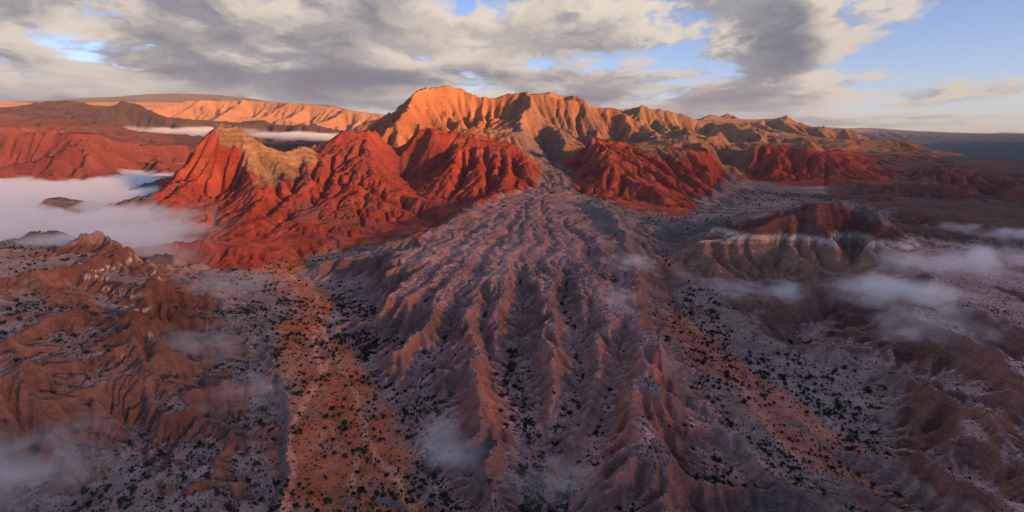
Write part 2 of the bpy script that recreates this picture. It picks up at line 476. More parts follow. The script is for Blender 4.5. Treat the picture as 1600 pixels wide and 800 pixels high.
# gullies cut into the fan: (u, v, depth below the fan or level, half width of floor, steepness of the sides)
GULLIES = [
    (FAN(3, (818, 395)) + FAN(12, (815, 440)) + FAN(26, (812, 495)) + Z((800, 564, 20), (812, 640, 12), (826, 720, 9), (845, 810, 5)), (1, 2, 4, 7, 9, 10, 12), 1.0),
    (FAN(3, (838, 430)) + FAN(10, (832, 480)) + FAN(20, (818, 530)) + Z((804, 575, 26)), (1, 2, 3, 4), 1.0),
    (FAN(3, (884, 400)) + FAN(13, (884, 450)) + FAN(22, (890, 505)) + Z((906, 564, 30), (882, 640, 17), (855, 700, 14), (832, 745, 8)), (1, 2, 3, 4, 5, 6, 6), 1.0),
    (FAN(3, (930, 430)) + FAN(9, (926, 480)) + FAN(18, (912, 545)), (1, 2, 3), 1.0),
    (FAN(3, (978, 470)) + FAN(13, (975, 520)) + FAN(24, (962, 580)) + Z((942, 648, 18), (920, 710, 10), (876, 805, 6)), (1, 2, 3, 4, 5, 6), 1.0),
    (FAN(3, (765, 430)) + FAN(10, (752, 470)) + FAN(18, (762, 520)) + FAN(25, (775, 580)) + Z((795, 640, 21), (812, 690, 13)), (1, 2, 3, 4, 4, 5), 1.0),
    (FAN(4, (720, 440)) + FAN(14, (705, 490)) + Z((690, 535, 34), (668, 580, 20), (655, 610, 14)), (1, 2, 3, 4, 6), 0.75),
    (FAN(3, (700, 425)) + FAN(12, (665, 470)) + Z((625, 520, 34), (590, 560, 16)), (1, 2, 3, 4), 0.75),
    (FAN(3, (670, 405)) + FAN(12, (625, 440)) + Z((580, 475, 34), (545, 505, 18)), (1, 2, 3, 4), 0.75),
    (FAN(3, (630, 395)) + FAN(10, (585, 415)) + Z((540, 440, 34), (510, 460, 22)), (1, 2, 3, 3), 0.7),
    (FAN(4, (992, 670)) + FAN(16, (955, 722)) + Z((925, 765, 14), (895, 805, 7)), (1, 2, 3, 4), 1.0),
    (FAN(4, (1012, 730)) + FAN(18, (985, 770)) + Z((965, 810, 12)), (1, 2, 3), 1.0),
    (FAN(3, (1015, 555)) + FAN(14, (1045, 578)) + Z((1085, 600, 13)), (1, 2, 3), 1.0),
    (FAN(3, (1025, 610)) + FAN(16, (1058, 645)) + Z((1105, 668, 9)), (1, 2, 3), 1.0),
    (FAN(3, (1045, 690)) + FAN(18, (1085, 722)) + Z((1145, 740, 6)), (1, 2, 3), 1.0),
    (Z((1425, 452, 68), (1460, 482, 58), (1510, 520, 46), (1560, 560, 36), (1640, 610, 24)), (1, 2, 3, 5, 8), 0.85),
    (Z((1500, 440, 69), (1560, 460, 60), (1620, 490, 48), (1690, 520, 40)), (1, 2, 3, 5), 0.85),
    (Z((1480, 425, 70), (1530, 428, 64), (1600, 435, 54), (1680, 440, 44)), (1, 2, 3, 4), 0.85),
    (Z((1500, 500, 66), (1530, 520, 52), (1556, 550, 38)), (1, 1, 2), 0.9),
    (Z((1345, 486, 66), (1347, 515, 36), (1340, 545, 20)), (1, 1, 2), 0.95),
    (Z((1300, 486, 62), (1293, 512, 34), (1285, 540, 20)), (1, 1, 2), 0.95),
    (Z((1432, 528, 64), (1416, 556, 34), (1392, 585, 18)), (1, 1, 2), 0.95),
    (Z((1385, 508, 66), (1376, 536, 36), (1362, 566, 19)), (1, 1, 2), 0.95),
    (Z((1490, 552, 63), (1470, 580, 36), (1440, 600, 24)), (1, 1, 2), 0.95),
    (FAN(3, (1000, 500)) + FAN(10, (1020, 515)) + Z((1050, 530, 18)), (1, 1, 2), 1.0),
]


def in_poly(u, v, poly):
    """even-odd test, vectorised"""
    ins = np.zeros(np.shape(u), bool)
    p = list(poly)
    for (x0, y0), (x1, y1) in zip(p, p[1:] + p[:1]):
        if y0 == y1:
            continue
        c = ((y0 > v) != (y1 > v)) & (u < (x1 - x0) * (v - y0) / (y1 - y0) + x0)
        ins ^= c
    return ins


def grid_xy(n):
    dth, th, r = make_grid(n)
    return r[:, None] * np.sin(th)[None], r[:, None] * np.cos(th)[None], (r * dth)[:, None] * np.ones((1, n))


def base_surface():
    h = None
    for n, its in ((23, 400), (46, 300), (92, 250), (184, 200), (368, 120)):
        c, m = rasterise(n)
        gx, gy, _ = grid_xy(n)
        fz = fan_z(gx, gy)
        fu, fv = to_px(gx, gy, fz)
        ff = in_poly(fu + 14 * fbm(gx, gy, 70, 3, 41), fv + 10 * fbm(gx, gy, 70, 3, 43), FAN_TOP) & (gy < APEX[1]) & ~m
        c[ff] = fz[ff]; m = m | ff
        tz = 69 + 0.012 * (gy - 600)                     # gravel tableland, lower right
        fu, fv = to_px(gx, gy, tz)
        ff = in_poly(fu + 12 * fbm(gx, gy, 60, 3, 141), fv + 8 * fbm(gx, gy, 60, 3, 143), TABLE) & ~m & (gy < 1000)
        c[ff] = tz[ff]; m = m | ff
        tz = np.full(gx.shape, 50.0)                      # winding spur in the corner
        fu, fv = to_px(gx, gy, tz)
        ff = in_poly(fu + 6 * fbm(gx, gy, 40, 3, 145), fv + 5 * fbm(gx, gy, 40, 3, 147), SPUR) & ~m & (gy < 600)
        c[ff] = tz[ff]; m = m | ff
        if h is None:
            h = np.full(c.shape, c[m].mean())
        else:
            h = resize(h, c.shape)
        h[m] = c[m]
        for k in range(its):
            q = pad(h)
            h = 0.25 * (q[:-2, 1:-1] + q[2:, 1:-1] + q[1:-1, :-2] + q[1:-1, 2:])
            h[m] = c[m]
    for k in range(4):
        q = pad(h)
        h = 0.5 * h + 0.125 * (q[:-2, 1:-1] + q[2:, 1:-1] + q[1:-1, :-2] + q[1:-1, 2:])
    return h


NB = [(-1, -1), (-1, 0), (-1, 1), (0, -1), (0, 1), (1, -1), (1, 0), (1, 1)]


def slope_of(h, cell):
    q = pad(h)
    return np.hypot((q[2:, 1:-1] - q[:-2, 1:-1]) / (2 * cell), (q[1:-1, 2:] - q[1:-1, :-2]) / (2 * cell))


def erode(h, cell, K, its, Q=None, talus=1.15, diff=0.03, floor=None):
    nr, n = h.shape
    area = cell * cell
    if Q is None:
        Q = area.copy()
    idx = np.arange(nr * n).reshape(nr, n)
    rg = np.random.default_rng(nr)
    jit = [0.6 + 0.8 * rg.random((nr, n)) for _ in range(5)]
    for k in range(its):
        q = np.pad(h, 1, mode='constant', constant_values=1e9)
        q[0, :] = -1e9 if False else 1e9
        best = np.zeros_like(h); bestj = np.zeros_like(h); rec = idx.copy(); hrec = h.copy()
        lown = np.full_like(h, 1e9)
        for di, dj in NB:
            hn = q[1 + di:1 + di + nr, 1 + dj:1 + dj + n]
            s = (h - hn) * (1.0 if di == 0 or dj == 0 else 0.70711)
            sj = s * jit[(k * 8 + di * 3 + dj + 4) % 5]
            m = sj > bestj
            best = np.where(m, s, best); bestj = np.where(m, sj, bestj)
            rec = np.where(m, idx + di * n + dj, rec)
            hrec = np.where(m, hn, hrec)
            lown = np.minimum(lown, hn)
        S = best / cell
        Q = area + np.bincount(rec.ravel()[(rec != idx).ravel()], weights=Q[rec != idx], minlength=nr * n).reshape(nr, n)
        dh = K * np.sqrt(Q) * S
        drop = np.minimum(dh, 0.6 * (h - hrec))
        over = np.maximum(S - talus, 0) * cell * 0.25
        drop = np.maximum(drop, np.minimum(over, 0.5 * (h - hrec)))
        h = h - drop
        pit = (rec == idx)
        h = np.where(pit & (lown < 1e8), lown + 0.02, h)
        if diff:
            p = pad(h)
            lap = 0.25 * (p[:-2, 1:-1] + p[2:, 1:-1] + p[1:-1, :-2] + p[1:-1, 2:]) - h
            h = h + diff * lap
    return h, Q


def settle(h, cell, talus, its):
    """loose rock slides until slopes rest at the given steepness"""
    for _ in range(its):
        d = np.zeros_like(h)
        a = h[1:] - h[:-1]; lim = talus * cell[1:]
        mv = 0.22 * (np.maximum(a - lim, 0) - np.maximum(-a - lim, 0))
        d[1:] -= mv; d[:-1] += mv
        a = h[:, 1:] - h[:, :-1]; lim = talus * cell[:, 1:]
        mv = 0.22 * (np.maximum(a - lim, 0) - np.maximum(-a - lim, 0))
        d[:, 1:] -= mv; d[:, :-1] += mv
        h = h + d
    return h


HARD = [Y((338, 198, 1890), (400, 213, 1940), (450, 226, 2000), (500, 246, 2060)), Y((540, 213, 2190), (600, 208, 2230), (672, 202, 2230), (740, 209, 2230), (790, 226, 2150))]


def build_land():
    hb = base_surface()                       # 368 wide
    # --- level 1: broad relief
    X, Yy, cell = grid_xy(184)
    h = resize(hb, X.shape)
    S = slope_of(h, cell)
    rough = sstep(S, 0.06, 0.35)
    soft = 1 - 0.5 * sstep(Yy, 1000, 1200) * (1 - sstep(Yy, 2350, 2600)) * (np.abs(X) < 1500)
    for lamk, seed in ((700, 1), (260, 2), (90, 3), (40, 4)):
        fade = np.clip((lamk / cell - 2.5) / 3, 0, 1)
        h = h + soft * rough * fade * lamk * (0.075 + 0.04 * sstep(Yy, 2400, 2900) + (0.05 + 0.07 * (Yy < 1150) * (1 - sstep(np.abs(X - 0.05 * Yy), -1, 0) * (np.abs(X - 20) < 0.30 * Yy + 40))) * (lamk < 100)) * fbm(X, Yy, lamk, 1, seed, ridged=True)
    kf = 0.04 + sstep(slope_of(h, cell), 0.05, 0.22)
    for pts in HARD:                               # hard cap rock wears more slowly
        dd = np.full(X.shape, 1e9)
        p_ = np.array(pts)
        for a, b in zip(p_[:-1], p_[1:]):
            e = (b - a)[:2]
            t = np.clip(((X - a[0]) * e[0] + (Yy - a[1]) * e[1]) / (e @ e), 0, 1)
            dd = np.minimum(dd, np.hypot(X - a[0] - t * e[0], Yy - a[1] - t * e[1]))
        kf = kf * (0.25 + 0.75 * sstep(dd, 60, 200))
    h, Q = erode(h, cell, 0.008 * kf * soft, 40, diff=0.0)
    # --- level 2: gullies; rills that fan out from the fan's head
    X, Yy, cell = grid_xy(368)
    h = resize(h, X.shape)
    S = slope_of(h, cell); rough = sstep(S, 0.04, 0.3)
    h = h + (0.25 + rough) * 0.3 * cell * fbm(X, Yy, 30, 5, 11, cell=cell)
    kf = resize(kf * (0.4 + 0.6 * soft) * (1 - 0.25 * sstep(grid_xy(184)[1], 2400, 2800)), X.shape)
    fz = fan_z(X, Yy)
    uu, vv = to_px(X, Yy, h)
    fan = in_poly(uu, vv, FAN_AREA) & (Yy < APEX[1])
    fan = np.where(fan, 1.0, 0.0)
    for _ in range(4):
        p = pad(fan); fan = 0.25 * (p[:-2, 1:-1] + p[2:, 1:-1] + p[1:-1, :-2] + p[1:-1, 2:])
    rho = np.hypot(X - APEX[0], Yy - APEX[1])
    phi = np.arctan2(X - APEX[0], APEX[1] - Yy)
    wob = 0.034 * fbm(X, Yy, 210, 3, 31) * sstep(rho, 100, 500) + 0.011 * fbm(X, Yy, 60, 3, 33)
    def rill(f, seed):
        n = np.abs(vnoise((phi + wob) * f, rho * 0.0006 + 5, seed))
        return np.maximum(1 - n / 0.25, 0) ** 1.4
    top = sstep(h - (fz - 30), 0, 16)
    dep = rill(26, 5) * np.clip((rho - 400) / 500, 0, 1) ** 1.3 * 9 + rill(61, 6) * (2.4 + 11.0 * np.clip((rho - 200) / 600, 0, 1)) * (1 - 0.75 * sstep(rho, 800, 1150)) \
        + rill(120, 7) * (1.6 + 6.0 * np.clip((rho - 150) / 600, 0, 1)) * (1 - 0.7 * sstep(rho, 700, 1100))
    h = h - fan * top * dep
    wx = X + 7 * fbm(X, Yy, 60, 3, 45) + 2.0 * fbm(X, Yy, 14, 2, 46); wy = Yy + 7 * fbm(X, Yy, 60, 3, 47) + 2.0 * fbm(X, Yy, 14, 2, 48)
    rows = slice(0, int(np.searchsorted(X[:, 184] ** 2 + Yy[:, 184] ** 2, 1300.0 ** 2)))
    hs = h[rows]
    for pts, wid, steep in GULLIES:
        p_ = np.array(pts)
        best = np.full(hs.shape, 1e9)
        for i_, (a, b) in enumerate(zip(p_[:-1], p_[1:])):
            e = (b - a)[:2]
            t = np.clip(((wx[rows] - a[0]) * e[0] + (wy[rows] - a[1]) * e[1]) / (e @ e), 0, 1)
            dd = np.hypot(wx[rows] - a[0] - t * e[0], wy[rows] - a[1] - t * e[1])
            w_ = wid[i_] + (wid[i_ + 1] - wid[i_]) * t
            best = np.minimum(best, a[2] + (b[2] - a[2]) * t + steep * np.maximum(dd - w_, 0))
        # soft minimum keeps the rims from being knife edged
        k_ = np.clip(0.5 + 0.5 * (hs - best) / 3.0, 0, 1)
        hs = hs + (best - hs) * k_ - 3.0 * k_ * (1 - k_) * 0.5
    h[rows] = np.where(X[rows] > -150, settle(hs, cell[rows], 0.95, 30), hs)
    kf = kf * (1 + 0.8 * ((X < -0.28 * Yy) & (Yy < 1020)))
    kf = np.maximum(kf, fan * 0.8)
    h, Q = erode(h, cell, 0.016 * kf, 55, diff=0.0)
    # --- level 3: fine rills
    X, Yy, cell = grid_xy(720)
    h = resize(h, X.shape); fan = resize(fan, X.shape)
    S = slope_of(h, cell); rough = sstep(S, 0.04, 0.3)
    h = h + (0.12 + rough) * 0.33 * cell * fbm(X, Yy, 16, 5, 21, cell=cell, gain=0.7)
    kf = resize(kf, X.shape)
    h, Q = erode(h, cell, 0.030 * kf, 50, diff=0.0)
    near = slice(0, int(np.searchsorted(X[:, 360] ** 2 + Yy[:, 360] ** 2, 1300.0 ** 2)))
    h[near] = np.where(X[near] > -150, settle(h[near], cell[near], 1.2, 8), h[near])
    S = slope_of(h, cell); rough = sstep(S, 0.10, 0.45)
    for lamk, seed in ((160, 301), (80, 302), (40, 303), (20, 304), (10, 305), (5, 306)):
        w_ = np.clip((lamk / cell - 2.2) / 1.5, 0, 1) * np.clip((16 - lamk / cell) / 6, 0, 1)
        h = h + w_ * (0.014 + 0.105 * rough) * lamk * fbm(X, Yy, lamk, 1, seed, ridged=True)
    return X, Yy, h, cell, Q, fan


FAN_AREA = [(845, 288), (740, 316), (690, 345), (640, 380), (560, 392), (490, 410), (520, 470), (560, 540), (600, 620), (650, 710), (700, 805), (1190, 805), (1140, 710), (1075, 610), (1035, 540),
            (1015, 480), (1005, 430), (990, 390), (945, 340), (880, 296)]

import time
_t = time.time()
X, YY, HH, CELL, QQ, FANM = build_land()
print("LAND", HH.shape, time.time() - _t)


def mesh_from_grid(name, X, Yv, Zv, mat):
    nr, n = X.shape
    co = np.stack([X, Yv, Zv], -1).reshape(-1, 3).astype(np.float32)
    i = np.arange(nr * n).reshape(nr, n)
    f = np.stack([i[:-1, :-1], i[:-1, 1:], i[1:, 1:], i[1:, :-1]], -1).reshape(-1, 4)
    return mesh_np(name, co, f, mat)


def mesh_np(name, co, f, mat):
    me = bpy.data.meshes.new(name)
    me.vertices.add(len(co)); me.vertices.foreach_set("co", np.ascontiguousarray(co, np.float32).ravel())
    k = f.shape[1]
    me.loops.add(f.size); me.loops.foreach_set("vertex_index", np.ascontiguousarray(f, np.int32).ravel())
    me.polygons.add(len(f)); me.polygons.foreach_set("loop_start", (np.arange(len(f)) * k).astype(np.int32))
    me.polygons.foreach_set("use_smooth", np.ones(len(f), bool))
    me.update(calc_edges=True)
    if mat:
        me.materials.append(mat)
    return me



# ------------------------------------------------------------------ rock types and painted shade: which ground colour lies where
R = np.hypot(X, YY)
UU, VV = to_px(X, YY, HH)
hsm = HH
for _ in range(5):
    q_ = pad(hsm); hsm = 0.2 * (hsm + q_[:-2, 1:-1] + q_[2:, 1:-1] + q_[1:-1, :-2] + q_[1:-1, 2:])
SLOPE = slope_of(hsm, CELL)
wu = fbm(X, YY, 60, 4, 51, cell=CELL) * 22 * np.clip(900 / R, 0.1, 1.3)
wv = fbm(X, YY, 60, 4, 57, cell=CELL) * 13 * np.clip(900 / R, 0.1, 1.3)
jt = fbm(X, YY, 12, 3, 59, cell=CELL) * 7 * np.clip(900 / R, 0.2, 1.3)
UW, VW = UU + wu + jt, VV + wv + jt * 0.7


def region(poly, y0=0, y1=1e9):
    return in_poly(UW, VW, poly) & (YY > y0) & (YY < y1)


def near_line(pts, amp=4.0):
    """distance in metres from each near vertex to a polyline given by (u, v, z) survey points"""
    p = np.array([from_z(*q)[:2] for q in pts])
    rows = R[:, 0] < 1500
    x, y = X[rows], YY[rows]
    d = np.full(x.shape, 1e9)
    wx = x + amp * fbm(x, y, 8 * amp, 4, 61); wy = y + amp * fbm(x, y, 8 * amp, 4, 67)
    for a, b in zip(p[:-1], p[1:]):
        e = b - a
        t = np.clip(((wx - a[0]) * e[0] + (wy - a[1]) * e[1]) / (e @ e), 0, 1)
        d = np.minimum(d, np.hypot(wx - a[0] - t * e[0], wy - a[1] - t * e[1]))
    out = np.full(X.shape, 1e9); out[rows] = d
    return out


CLS_NAMES = ["terrain", "alluvial_fan", "dry_riverbed", "red_hills", "mountain_range", "badlands", "striped_hill", "gravel_ridges", "far_mountains", "distant_plain", "dusky_hills"]
CID = {k: i for i, k in enumerate(CLS_NAMES)}
CLS = np.zeros(X.shape, np.int8)
ALB = np.zeros(X.shape + (3,), np.float32)
ALB[:] = (0.30, 0.20, 0.175)


def paint(m, col, cls=None, k=1.0):
    m = m.astype(np.float32) * k if m.dtype == bool else m * k
    ALB[:] = ALB + (np.array(col, np.float32) - ALB) * m[..., None]
    if cls is not None:
        CLS[m > 0.5] = CID[cls]


nA = fbm(X, YY, 220, 5, 71, cell=CELL); nB = fbm(X, YY, 40, 5, 77, cell=CELL); nC = fbm(X, YY, 9, 4, 83, cell=CELL)
BIG = R > 2500
nF = fbm(X, YY, 1500, 5, 87, cell=CELL)
ONE = np.ones(X.shape, np.float32)

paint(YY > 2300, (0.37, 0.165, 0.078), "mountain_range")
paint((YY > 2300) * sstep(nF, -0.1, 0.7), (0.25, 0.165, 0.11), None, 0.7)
paint((YY > 3500) & (UU > 930) & (VV < 215), (0.33, 0.20, 0.11), "mountain_range")
paint((YY > 4000) & (UU < 540), (0.065, 0.042, 0.040), "far_mountains")  # cloud shade on the far left mountains put into a near-black colour
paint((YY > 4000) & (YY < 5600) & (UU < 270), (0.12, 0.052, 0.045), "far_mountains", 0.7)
paint((YY > 8800), (0.27, 0.145, 0.075), "far_mountains")
paint((YY > 12500), (0.10, 0.085, 0.075), "far_mountains")  # furthest crest: cloud shadow carried by a dark colour
paint((YY > 3000) & (UU > 1370) & (HH < 170), (0.10, 0.10, 0.09), "distant_plain")
paint((YY > 12500) & (UU > 1000), (0.20, 0.16, 0.14), "far_mountains")
paint((YY < 2300), (0.30, 0.20, 0.175), "terrain")
# fog valley and its red hills
paint((YY > 2300) & (YY < 4000) & (UU < 320), (0.17, 0.055, 0.045), "red_hills")
paint((YY > 990) & (YY < 2300) & (UU < 270), (0.14, 0.11, 0.105), "terrain")
# right-hand dusky hills
dusk = (UW > 1290) & (YY > 1250) & (YY < 3100)
paint(dusk, (0.155, 0.085, 0.07), "dusky_hills")
paint(dusk * sstep(SLOPE, 0.2, 0.5), (0.22, 0.065, 0.05), None, 0.6)
# red hills
red1 = region([(180, 380), (215, 412), (370, 428), (452, 424), (474, 402), (560, 385), (670, 369), (692, 346), (742, 319), (842, 292), (850, 262), (800, 205), (700, 180), (540, 190), (500, 225),
               (450, 205), (350, 175), (262, 250), (240, 340)], 1040, 2480)
red2 = region([(860, 254), (905, 205), (950, 205), (1060, 215), (1130, 232), (1158, 268), (1145, 300), (1202, 318), (1150, 340), (1085, 352), (1030, 334), (905, 303), (868, 266)], 1500, 2560)
red3 = region([(1160, 280), (1168, 245), (1195, 226), (1340, 235), (1400, 280), (1380, 300), (1310, 308), (1230, 302)], 2250, 3150)
red = red1 | red2 | red3
paint(red, (0.36, 0.072, 0.044), "red_hills")
strat = np.sin((HH * 0.9 + 0.22 * X + 16 * nA) / 6.5)
paint(red * sstep(strat + 0.6 * nB, 0.2, 1.2), (0.27, 0.072, 0.05), None, 0.75)
paint(red * sstep(nA + 0.5 * nB, 0.25, 0.75), (0.19, 0.055, 0.042), None, 0.8)
paint(red * sstep(-nA + 0.5 * nB, 0.35, 0.9), (0.42, 0.115, 0.06), None, 0.6)
cap = region([(325, 205), (345, 180), (400, 190), (470, 220), (500, 250), (478, 262), (440, 288), (405, 285), (372, 235)], 1500, 2300)
paint(cap, (0.27, 0.17, 0.095), None, 0.9)
paint(cap * sstep(np.sin(HH / 3.0 + 3 * nB), 0.2, 0.9), (0.42, 0.29, 0.17), None, 0.5)
capr = region([(985, 218), (1010, 222), (1078, 240), (1060, 250), (1005, 240)], 2000, 2600)
paint(capr, (0.25, 0.16, 0.09), None, 0.9)
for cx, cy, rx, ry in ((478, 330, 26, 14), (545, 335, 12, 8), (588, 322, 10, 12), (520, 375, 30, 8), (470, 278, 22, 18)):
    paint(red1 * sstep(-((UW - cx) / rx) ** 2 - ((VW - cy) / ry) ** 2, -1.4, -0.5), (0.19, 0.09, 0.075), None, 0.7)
# slopes between the range and the fan head
paint(region([(790, 200), (900, 205), (880, 235), (868, 256), (850, 262), (838, 258), (800, 215)], 1900, 3000), (0.24, 0.17, 0.145), "mountain_range", 0.85)
# foreground
fan = FANM > 0.5
paint(fan, (0.38, 0.222, 0.198), "alluvial_fan")
paint(fan * (1 - sstep(SLOPE, 0.3, 0.6)), (0.43, 0.255, 0.232), None, 0.8)  # pale gravel on gentle ground, also painted lighter for relief
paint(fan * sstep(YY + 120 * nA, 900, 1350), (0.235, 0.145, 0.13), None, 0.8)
paint(region([(845, 255), (890, 258), (905, 300), (1000, 345), (1060, 352), (1110, 300), (1150, 262), (1180, 278), (1300, 308), (1420, 345), (1250, 340), (1100, 372), (1055, 395), (1010, 430), (985, 395),
              (880, 292)], 900, 2500), (0.225, 0.175, 0.16), "terrain")
bad = region([(-400, 380), (210, 380), (215, 412), (300, 425), (345, 470), (385, 560), (395, 660), (410, 760), (380, 830), (-400, 830)], 0, 1010)
paint(bad, (0.19, 0.090, 0.065), "badlands")
paint(bad * sstep(nA, -0.2, 0.7), (0.24, 0.125, 0.095), None, 0.8)
flat = 1 - sstep(SLOPE, 0.12, 0.34)
paint(bad * sstep(nB - 0.3 * nA, 0.15, 0.7), (0.13, 0.062, 0.048), None, 0.7)
paint(bad * flat, (0.29, 0.22, 0.21), None, 0.85)
lplain = region([(300, 425), (450, 424), (430, 470), (425, 560), (425, 680), (440, 830), (380, 830), (400, 660), (385, 560), (345, 470)], 0, 1200)
paint(lplain, (0.26, 0.195, 0.18), "terrain")
lwd = near_line([(560, 815, 1), (530, 700, 2), (505, 600, 5), (490, 500, 13), (466, 440, 22), (440, 415, 27), (400, 424, 27)], 16.0)
lww = np.interp(VV, (400, 440, 500, 600, 700, 800), (34, 34, 40, 50, 58, 60))
lw = (1 - sstep(lwd + 14 * nB + 10 * nA, lww * 0.55, lww * 1.25)) * (SLOPE < 0.4) * (YY < 1130)
paint(lw, (0.58, 0.170, 0.075), "dry_riverbed")
paint(lw * sstep(nB + 0.7 * nA, -0.1, 0.6), (0.33, 0.165, 0.115), None, 0.75)
paint(lw * sstep(nC - 0.4 * nB, 0.2, 0.8), (0.24, 0.12, 0.085), None, 0.6)
for pts, w_ in (([(450, 800, 1), (450, 690, 3), (479, 625, 5), (501, 586, 6), (493, 547, 9), (492, 500, 13), (497, 462, 19), (473, 445, 21), (450, 428, 25)], 5.0),
                ([(502, 586, 6), (521, 547, 9), (546, 597, 6), (574, 676, 4), (563, 715, 3), (552, 766, 2), (545, 810, 1)], 4.5),
                ([(574, 676, 4), (608, 732, 3), (655, 800, 3)], 5.0), ([(521, 547, 9), (505, 520, 11), (497, 462, 19)], 3.5), ([(470, 640, 5), (440, 720, 3), (455, 800, 2)], 2.6)):
    d = near_line(pts)
    paint((1 - sstep(d, w_ * 0.35, w_)) * (SLOPE < 0.4), (0.70, 0.29, 0.18), "dry_riverbed", 0.9)
rw = near_line([(1400, 800, 0), (1300, 720, 2), (1200, 625, 7), (1110, 548, 14), (1046, 480, 24), (1028, 440, 30), (1040, 405, 38)], 13.0)
wdt = np.clip(26 + (VV - 450) * 0.06, 16, 46)
m_rw = (1 - sstep(rw + 8 * nB, wdt * 0.55, wdt * 1.2)) * (SLOPE < 0.35)
paint(m_rw, (0.44, 0.175, 0.12), "dry_riverbed")
for pts, w_ in (([(1020, 502, 22), (1054, 535, 16), (1110, 563, 13), (1144, 580, 11), (1184, 642, 7), (1223, 698, 4), (1274, 738, 2), (1336, 749, 2), (1420, 794, 1)], 5.0),
                ([(1060, 545, 15), (1100, 620, 10), (1160, 690, 6), (1230, 760, 3), (1290, 805, 2)], 3.0)):
    d = near_line(pts)
    paint((1 - sstep(d, w_ * 0.3, w_)) * (SLOPE < 0.3), (0.56, 0.24, 0.17), "dry_riverbed", 0.85)
rplain = region([(1055, 430), (1100, 445), (1180, 560), (1250, 520), (1330, 540), (1400, 640), (1410, 720), (1560, 830), (1440, 830), (1330, 725), (1200, 615), (1100, 530), (1040, 460)], 0, 1000)
paint(rplain * (SLOPE < 0.45) * (HH < 32) * (CLS != CID["dry_riverbed"]), (0.31, 0.215, 0.195), "terrain")
sh = region([(1050, 395), (1100, 362), (1200, 335), (1280, 315), (1345, 330), (1450, 380), (1380, 430), (1300, 465), (1250, 500), (1185, 555), (1160, 540), (1110, 460), (1060, 420)], 600, 1300)
paint(sh, (0.27, 0.145, 0.105), "striped_hill")
zz = HH + 1.0 * nB + 3 * nA
paint(sh * sstep(zz, 90, 94), (0.17, 0.075, 0.060), None, 0.97)
for z0, z1, cc, kk in ((81, 90, (0.62, 0.50, 0.42), 0.85), (75, 78, (0.56, 0.44, 0.36), 0.7), (66, 72, (0.27, 0.13, 0.08), 0.7), (58, 61, (0.36, 0.29, 0.24), 0.5), (44, 52, (0.30, 0.17, 0.09), 0.6)):
    paint(sh * sstep(zz, z0 - 1.2, z0 + 1.2) * (1 - sstep(zz, z1 - 1.2, z1 + 1.2)), cc, None, kk)
paint(sh * flat * (HH < 40), (0.30, 0.22, 0.20), None, 0.7)
gr = region([(1225, 505), (1270, 482), (1320, 460), (1400, 400), (1450, 385), (1760, 385), (1760, 900), (1560, 830), (1410, 720), (1395, 650), (1420, 590), (1340, 540), (1250, 530)], 0, 1100) & ~sh
paint(gr, (0.22, 0.105, 0.082), "gravel_ridges")  # slopes are brown rock, darkened further as painted relief shading
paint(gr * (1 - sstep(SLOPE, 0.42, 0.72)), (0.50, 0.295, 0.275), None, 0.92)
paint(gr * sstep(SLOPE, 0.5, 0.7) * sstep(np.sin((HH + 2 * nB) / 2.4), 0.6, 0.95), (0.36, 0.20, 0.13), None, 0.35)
# bare earth on the fan's steep gully sides, darkened to paint in relief shading
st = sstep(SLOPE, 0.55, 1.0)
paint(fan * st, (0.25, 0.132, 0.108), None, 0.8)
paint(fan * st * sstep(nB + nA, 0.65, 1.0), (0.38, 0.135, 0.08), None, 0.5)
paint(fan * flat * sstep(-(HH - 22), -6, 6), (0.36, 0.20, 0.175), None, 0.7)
paint(fan * (VW > 440) * (VW < 540) * (UW < 610) * sstep(np.sin((HH + 2 * nB) / 2.6) + nA, 0.6, 1.2), (0.42, 0.30, 0.18), None, 0.6)
# pale ash beds in the left badlands
za = HH + 4 * nA + 1.5 * nB
for z0, m_ in ((78, (UW > 130) & (UW < 250) & (VW < 450)), (64, (UW > 150) & (UW < 270) & (VW > 425) & (VW < 485)), (48, (UW > 180) & (UW < 300) & (VW > 480))):
    paint(bad * m_ * sstep(-np.abs(za - z0), -2.2, -0.9) * sstep(nB, -0.1, 0.3) * sstep(SLOPE, 0.2, 0.45), (0.62, 0.50, 0.40), None, 0.9)
# patchiness at every scale
tint = 1 + 0.16 * nA + 0.20 * nB + 0.16 * nC
ALB *= np.clip(tint, 0.55, 1.5)[..., None]


